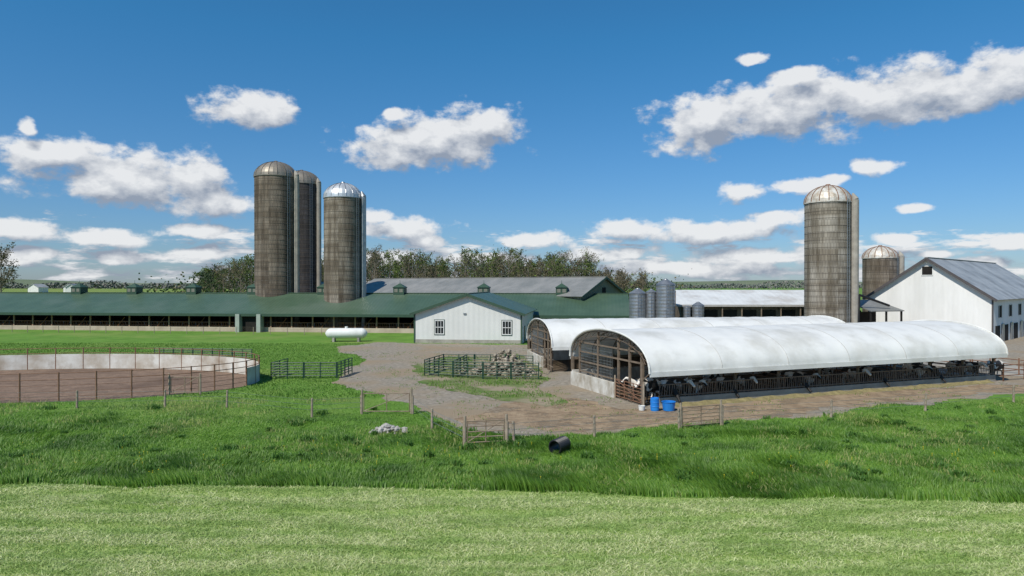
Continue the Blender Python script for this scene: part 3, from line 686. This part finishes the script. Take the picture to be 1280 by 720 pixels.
def barrel(name,loc,r,h,mat):
    mb=MB(); pr=[(.01,0),(r*.93,0),(r*.97,.03),(r,.1*h),(r*1.0,.3*h),(r*1.05,.32*h),(r*1.05,.36*h),(r,.38*h),(r,.63*h),(r*1.05,.65*h),(r*1.05,.69*h),(r,.71*h),(r,.92*h),(r*.96,h),(r*.9,h),(r*.88,h-.04),(.01,h-.04)]
    mb.lathe(pr,n=24); o=mb.obj(name,mat,smooth=False); o.location=loc
    return o
# black corrugated drain pipe end lying in the grass (open, hollow)
mb=MB(); pr=[]
for i in range(11):
    z=i*.085; pr+= [(.33,z),(.355,z+.02),(.355,z+.05),(.33,z+.07)]
pr+=[(.33,.88),(.29,.88),(.29,.0),(.33,0)]
mb.lathe(pr,n=28); o=mb.obj('drain_pipe',m_black); o.location=(2.0,32.0,.33); o.rotation_euler=(R(88),0,R(145))
barrel('plastic_barrel',(9.0,43.0,0.01),.27,.82,m_blue); 
mb=MB(); mb.lathe([(.02,.02),(.42,.02),(.5,.6),(.53,.6),(.53,.64),(.47,.64),(.40,.08),(.02,.08)],n=24); o=mb.obj('water_tub',m_blue); o.location=(9.9,43.1,.01); o.scale=(.85,.85,.9)
mb=MB(); mb.lathe([(.02,.02),(.3,.02),(.34,.4),(.36,.4),(.36,.43),(.31,.43),(.28,.06),(.02,.06)],n=20); o=mb.obj('feed_bucket',m_white); o.location=(8.2,43.1,.01); o.scale=(.6,.6,.7)
# propane tank
e=empty('propane_tank',(-23,94.8,0),R(4)); mb=MB(); r=.72; Lh=2.9
v=[];f=[];n=24
prof=[(-Lh,.02),(-Lh+.08,.3*r),(-Lh+.25,.65*r),(-Lh+.5,.92*r),(-Lh+.75,r),(Lh-.75,r),(Lh-.5,.92*r),(Lh-.25,.65*r),(Lh-.08,.3*r),(Lh,.02)]
for x_,rr in prof:
    for i in range(n): t=2*math.pi*i/n; v.append((x_,rr*math.cos(t),1.15+rr*math.sin(t)))
for k in range(len(prof)-1):
    for i in range(n): f.append((k*n+i,k*n+(i+1)%n,(k+1)*n+(i+1)%n,(k+1)*n+i))
mb.add(v,f); mb.obj('tank_shell',m_white,e,smooth=True)
mb=MB()
for x_ in (-1.7,1.7): mb.box(x_-.15,x_+.15,-.6,.6,0,.55)
mb.obj('saddles',m_conc,e); mb=MB(); mb.cyl((0,0,1.8),(0,0,2.1),.22,.2,14); mb.obj('valve_dome',m_white,e)
for x_,y_,s_ in ((-430,620,1),(-412,640,.8),(-396,620,.6)):
    gable_building('distant_barn',(x_,y_,0),R(random.uniform(-20,20)),9*s_+3,10,5,8.0,m_white,m_gray2,m_gray2)

# ------------------------------------------------------------------ trees
def tree(wood,leaf,x,y,h,mi,nleaf,ls,seed):
    r=random.Random(seed); rt=h*.016
    P=[Vector((x,y,0))]; 
    for k in range(1,6): P.append(P[-1]+Vector((r.uniform(-.25,.25),r.uniform(-.25,.25),h*.18)))
    for k in range(5): wood.cyl(P[k],P[k+1],rt*(1-k*.17),rt*(1-(k+1)*.17),5,False)
    tips=[]
    sp=r.uniform(.8,1.3)
    for i in range(16):
        t=r.uniform(.25,1)**.8; q=t*4.99; k=int(q); b=P[k].lerp(P[k+1],q-k); a=r.uniform(0,6.283)
        ln=h*(.34-.17*t)*r.uniform(.7,1.2)*sp; d=Vector((math.cos(a),math.sin(a),r.uniform(.7,1.6))).normalized(); e_=b+d*ln
        wood.cyl(b,e_,rt*.30*(1.15-t*.6),rt*.10,3,False)
        for j in range(5):
            s_=b.lerp(e_,r.uniform(.3,1)); d2=(d+Vector((r.uniform(-1,1),r.uniform(-1,1),r.uniform(-.1,1)))*.75).normalized(); f_=s_+d2*ln*r.uniform(.25,.5)
            wood.cyl(s_,f_,rt*.11,rt*.04,3,False); tips.append((s_,f_))
    for i in range(nleaf):
        a,b=tips[r.randrange(len(tips))]; c_=a.lerp(b,r.uniform(.2,1.15))+Vector((r.gauss(0,.4),r.gauss(0,.4),r.gauss(0,.35)))
        s_=ls*r.uniform(.5,1.2); u=Vector((r.uniform(-1,1),r.uniform(-1,1),r.uniform(-1,1))).normalized(); w=u.orthogonal().normalized()
        leaf.add([c_-u*s_*.5,c_+w*s_*.3,c_+u*s_*.5,c_-w*s_*.3],[(0,1,2,3)],mi)
wd=MB(); lf=MB(); sd=0
def topline(px):
    if px<330: return .62+.40*max(0,(px-245)/85)
    if px>740: return .66
    return 1.0+.08*math.sin(px/23.)+.06*math.sin(px/9.)
for i in range(370):
    px=random.uniform(248,808); Y=random.uniform(242,345)
    if 330<px<400 and random.random()<.6: continue
    X=(px-640)/853.3*Y
    h=random.uniform(15,20.5)*topline(px)*(Y/270)**.7
    u=random.random(); mi=0 if u<.48 else (1 if u<.88 else 2)
    if px>740: mi=0
    sd+=1; tree(wd,lf,X,Y,h,mi,(170,260,250)[mi],(.65,.8,.8)[mi],sd)
e=empty('tree_line'); wd.obj('branches',m_bark,e,fix=False); lf.obj('foliage',[m_lbr,m_lgr,m_ldk],e,fix=False)
mb=MB()
for i in range(17000):
    X=random.uniform(-135,66); Y=random.uniform(240,300); z=abs(random.gauss(0,4.0)); s_=random.uniform(.5,1.2)
    u=Vector((random.uniform(-1,1),random.uniform(-1,1),random.uniform(-1,1))).normalized(); w=u.orthogonal().normalized(); c_=Vector((X,Y,z))
    mb.add([c_-u*s_*.5,c_+w*s_*.4,c_+u*s_*.5,c_-w*s_*.4],[(0,1,2,3)],random.choice((0,0,1,2)))
mb.obj('undergrowth',[m_ldk,m_lbr,m_lgr],e,fix=False)
for (X,Y,h) in ((-134.5,180,18),(-138.5,184,17)):
    w=MB(); l=MB(); sd+=1; tree(w,l,X,Y,h,0,900,.5,sd); e=empty('deciduous_tree'); w.obj('branches',m_bark,e,fix=False); l.obj('foliage',m_lbr,e,fix=False)
mb=MB()
for i in range(22000):
    X=random.uniform(-1500,1700); Y=1100+60*math.sin(X/200)+random.uniform(0,60); hh=9+5*math.sin(X/60.)*math.sin(X/23.); z=random.uniform(0,max(3,hh)); s_=random.uniform(2.5,5)
    u=Vector((random.uniform(-1,1),random.uniform(-1,1),random.uniform(-1,1))).normalized(); w=u.orthogonal().normalized(); c_=Vector((X,Y,z))
    mb.add([c_-u*s_*.5,c_+w*s_*.4,c_+u*s_*.5,c_-w*s_*.4],[(0,1,2,3)],random.choice((0,0,1)))
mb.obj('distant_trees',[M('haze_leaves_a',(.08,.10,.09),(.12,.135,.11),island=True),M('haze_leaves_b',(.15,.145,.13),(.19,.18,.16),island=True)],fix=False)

# ------------------------------------------------------------------ sun, sky
el=R(50); to=Vector((-.62*math.cos(el),-.785*math.cos(el),math.sin(el)))
sl=bpy.data.lights.new('sun','SUN'); sl.energy=4.7; sl.angle=R(.5); sl.color=(1,.95,.86)
so=bpy.data.objects.new('sun',sl); sc.collection.objects.link(so); so.rotation_euler=to.to_track_quat('Z','Y').to_euler(); so.location=(0,0,60)
w=bpy.data.worlds.new('World'); sc.world=w; w.use_nodes=True; nt=w.node_tree; nt.nodes.clear(); L=nt.links.new
sky=nn(nt,'ShaderNodeTexSky',sky_type='NISHITA'); sky.sun_disc=False; sky.sun_elevation=el; sky.sun_rotation=math.atan2(to.x,to.y)%(2*math.pi)
sky.air_density=1.0; sky.dust_density=.3; sky.ozone_density=1.5; sky.altitude=100
G=bpy.data.node_groups.new('cloud_density','ShaderNodeTree'); G.interface.new_socket('Vec',in_out='INPUT',socket_type='NodeSocketVector'); G.interface.new_socket('D',in_out='OUTPUT',socket_type='NodeSocketFloat')
gi=nn(G,'NodeGroupInput'); go=nn(G,'NodeGroupOutput'); gl=G.links.new
def dirang(px,py):
    U=(px-640)/853.3; V=(355-py)/853.3; az=math.atan(U); return az,math.atan(V*math.cos(az))
clouds=[(315,136,62,24),(545,178,92,36),(590,160,60,26),(490,190,52,26),(75,188,90,24),(170,222,140,38),(268,252,62,24),(40,158,15,10),
(885,152,78,36),(950,140,60,28),(1010,132,75,44),(1090,122,70,34),(1150,112,95,38),(1250,95,90,38),(990,100,32,16),(940,76,22,8),(1088,209,38,11),(925,243,36,14),(1145,262,28,7),(1003,234,40,10),(488,142,17,9),
(1040,225,22,7),(25,287,60,14),(120,295,75,13),(505,285,60,16),(535,300,30,9),(665,300,55,11),(790,288,62,15),(880,290,120,15),(985,274,45,12),(1258,302,24,10),(475,272,26,10),(155,318,45,10),(45,318,50,12),(250,290,60,10),(250,318,60,10),(600,322,70,9),(750,318,90,10),(950,318,110,14),(480,322,60,12),(1200,330,70,9),(860,335,160,12),(1120,300,30,8),(1180,318,40,7)]
wn=nn(G,'ShaderNodeTexNoise'); wn.inputs['Scale'].default_value=9; wn.inputs['Detail'].default_value=3; gl(gi.outputs[0],wn.inputs[0])
ws=nn(G,'ShaderNodeVectorMath',operation='SUBTRACT'); gl(wn.outputs[1],ws.inputs[0]); ws.inputs[1].default_value=(.5,.5,.5)
wm=nn(G,'ShaderNodeVectorMath',operation='MULTIPLY'); gl(ws.outputs[0],wm.inputs[0]); wm.inputs[1].default_value=(.06,.025,0)
wa=nn(G,'ShaderNodeVectorMath',operation='ADD'); gl(wm.outputs[0],wa.inputs[0]); gl(gi.outputs[0],wa.inputs[1])
cur=None
for (px,py,rx,ry) in clouds:
    a,e_=dirang(px,py); s1=nn(G,'ShaderNodeVectorMath',operation='SUBTRACT'); gl(wa.outputs[0],s1.inputs[0]); s1.inputs[1].default_value=(a,e_,0)
    s2=nn(G,'ShaderNodeVectorMath',operation='MULTIPLY'); gl(s1.outputs[0],s2.inputs[0]); ca=math.cos(a)
    s2.inputs[1].default_value=(853.3/rx/(ca*ca),853.3/ry/ca,0)
    s3=nn(G,'ShaderNodeVectorMath',operation='LENGTH'); gl(s2.outputs[0],s3.inputs[0])
    if cur is None: cur=s3.outputs['Value']
    else:
        mn=nn(G,'ShaderNodeMath',operation='SMOOTH_MIN'); mn.inputs[2].default_value=.25; gl(cur,mn.inputs[0]); gl(s3.outputs['Value'],mn.inputs[1]); cur=mn.outputs[0]
inv=nn(G,'ShaderNodeMath',operation='SUBTRACT'); inv.inputs[0].default_value=.92; gl(cur,inv.inputs[1])
mpn=nn(G,'ShaderNodeMapping'); mpn.inputs['Scale'].default_value=(1,1.5,1); gl(gi.outputs[0],mpn.inputs[0])
n1=nn(G,'ShaderNodeTexNoise'); n1.inputs['Scale'].default_value=20; n1.inputs['Detail'].default_value=9; n1.inputs['Roughness'].default_value=.58; gl(mpn.outputs[0],n1.inputs[0])
n1s=nn(G,'ShaderNodeMath',operation='MULTIPLY_ADD'); gl(n1.outputs[0],n1s.inputs[0]); n1s.inputs[1].default_value=2.5; n1s.inputs[2].default_value=-1.17
ad=nn(G,'ShaderNodeMath',operation='ADD'); gl(inv.outputs[0],ad.inputs[0]); gl(n1s.outputs[0],ad.inputs[1])
sx=nn(G,'ShaderNodeSeparateXYZ'); gl(gi.outputs[0],sx.inputs[0])
mp2=nn(G,'ShaderNodeMapping'); mp2.inputs['Scale'].default_value=(11,50,1); gl(gi.outputs[0],mp2.inputs[0])
n2=nn(G,'ShaderNodeTexNoise'); n2.inputs['Scale'].default_value=1; n2.inputs['Detail'].default_value=8; n2.inputs['Roughness'].default_value=.62; gl(mp2.outputs[0],n2.inputs[0])
bm_=nn(G,'ShaderNodeMapRange'); gl(sx.outputs[1],bm_.inputs[0]); bm_.inputs[1].default_value=.12; bm_.inputs[2].default_value=.055; bm_.inputs[3].default_value=-1.3; bm_.inputs[4].default_value=-.16
n2s=nn(G,'ShaderNodeMath',operation='MULTIPLY_ADD'); gl(n2.outputs[0],n2s.inputs[0]); n2s.inputs[1].default_value=3.8; n2s.inputs[2].default_value=-1.7
ad2=nn(G,'ShaderNodeMath',operation='ADD'); gl(n2s.outputs[0],ad2.inputs[0]); gl(bm_.outputs[0],ad2.inputs[1])
mxx=nn(G,'ShaderNodeMath',operation='MAXIMUM'); gl(ad.outputs[0],mxx.inputs[0]); gl(ad2.outputs[0],mxx.inputs[1]); gl(mxx.outputs[0],go.inputs[0])
tc=nn(nt,'ShaderNodeTexCoord'); sp=nn(nt,'ShaderNodeSeparateXYZ'); L(tc.outputs['Generated'],sp.inputs[0])
az=nn(nt,'ShaderNodeMath',operation='ARCTAN2'); L(sp.outputs[0],az.inputs[0]); L(sp.outputs[1],az.inputs[1])
els=nn(nt,'ShaderNodeMath',operation='ARCSINE'); L(sp.outputs[2],els.inputs[0])
cv=nn(nt,'ShaderNodeCombineXYZ'); L(az.outputs[0],cv.inputs[0]); L(els.outputs[0],cv.inputs[1])
g1=nn(nt,'ShaderNodeGroup'); g1.node_tree=G; L(cv.outputs[0],g1.inputs[0])
ofs=nn(nt,'ShaderNodeVectorMath',operation='ADD'); L(cv.outputs[0],ofs.inputs[0]); ofs.inputs[1].default_value=(-.007,.020,0)
g2=nn(nt,'ShaderNodeGroup'); g2.node_tree=G; L(ofs.outputs[0],g2.inputs[0])
al=nn(nt,'ShaderNodeMapRange',interpolation_type='SMOOTHSTEP'); L(g1.outputs[0],al.inputs[0]); al.inputs[1].default_value=-.12; al.inputs[2].default_value=.40
df=nn(nt,'ShaderNodeMath',operation='SUBTRACT'); L(g1.outputs[0],df.inputs[0]); L(g2.outputs[0],df.inputs[1])
lt=nn(nt,'ShaderNodeMapRange'); L(df.outputs[0],lt.inputs[0]); lt.inputs[1].default_value=-.5; lt.inputs[2].default_value=.55
cc=nn(nt,'ShaderNodeMix',data_type='RGBA'); L(lt.outputs[0],cc.inputs[0]); cc.inputs[6].default_value=(.32,.37,.46,1); cc.inputs[7].default_value=(.90,.91,.92,1)
b2=nn(nt,'ShaderNodeBackground'); L(cc.outputs[2],b2.inputs[0]); b2.inputs[1].default_value=.93
tm=nn(nt,'ShaderNodeMapRange'); L(els.outputs[0],tm.inputs[0]); tm.inputs[1].default_value=0; tm.inputs[2].default_value=.34
tint=nn(nt,'ShaderNodeMix',data_type='RGBA'); L(tm.outputs[0],tint.inputs[0]); tint.inputs[6].default_value=(.47,.62,.92,1); tint.inputs[7].default_value=(.27,.82,1.12,1)
hs=nn(nt,'ShaderNodeMix',data_type='RGBA',blend_type='MULTIPLY'); hs.inputs[0].default_value=1; L(sky.outputs[0],hs.inputs[6]); L(tint.outputs[2],hs.inputs[7])
b1=nn(nt,'ShaderNodeBackground'); L(hs.outputs[2],b1.inputs[0]); b1.inputs[1].default_value=.10
ms=nn(nt,'ShaderNodeMixShader'); am=nn(nt,'ShaderNodeMath',operation='MULTIPLY'); L(al.outputs[0],am.inputs[0]); am.inputs[1].default_value=.94
L(am.outputs[0],ms.inputs[0]); L(b1.outputs[0],ms.inputs[1]); L(b2.outputs[0],ms.inputs[2])
wo=nn(nt,'ShaderNodeOutputWorld'); L(ms.outputs[0],wo.inputs[0])

# ------------------------------------------------------------------ camera
cd=bpy.data.cameras.new('camera'); cd.lens=24; cd.sensor_width=36; cd.clip_end=20000; cd.clip_start=.5
co=bpy.data.objects.new('camera',cd); sc.collection.objects.link(co); co.location=(0,0,8); co.rotation_euler=(R(90-.336),0,0); sc.camera=co
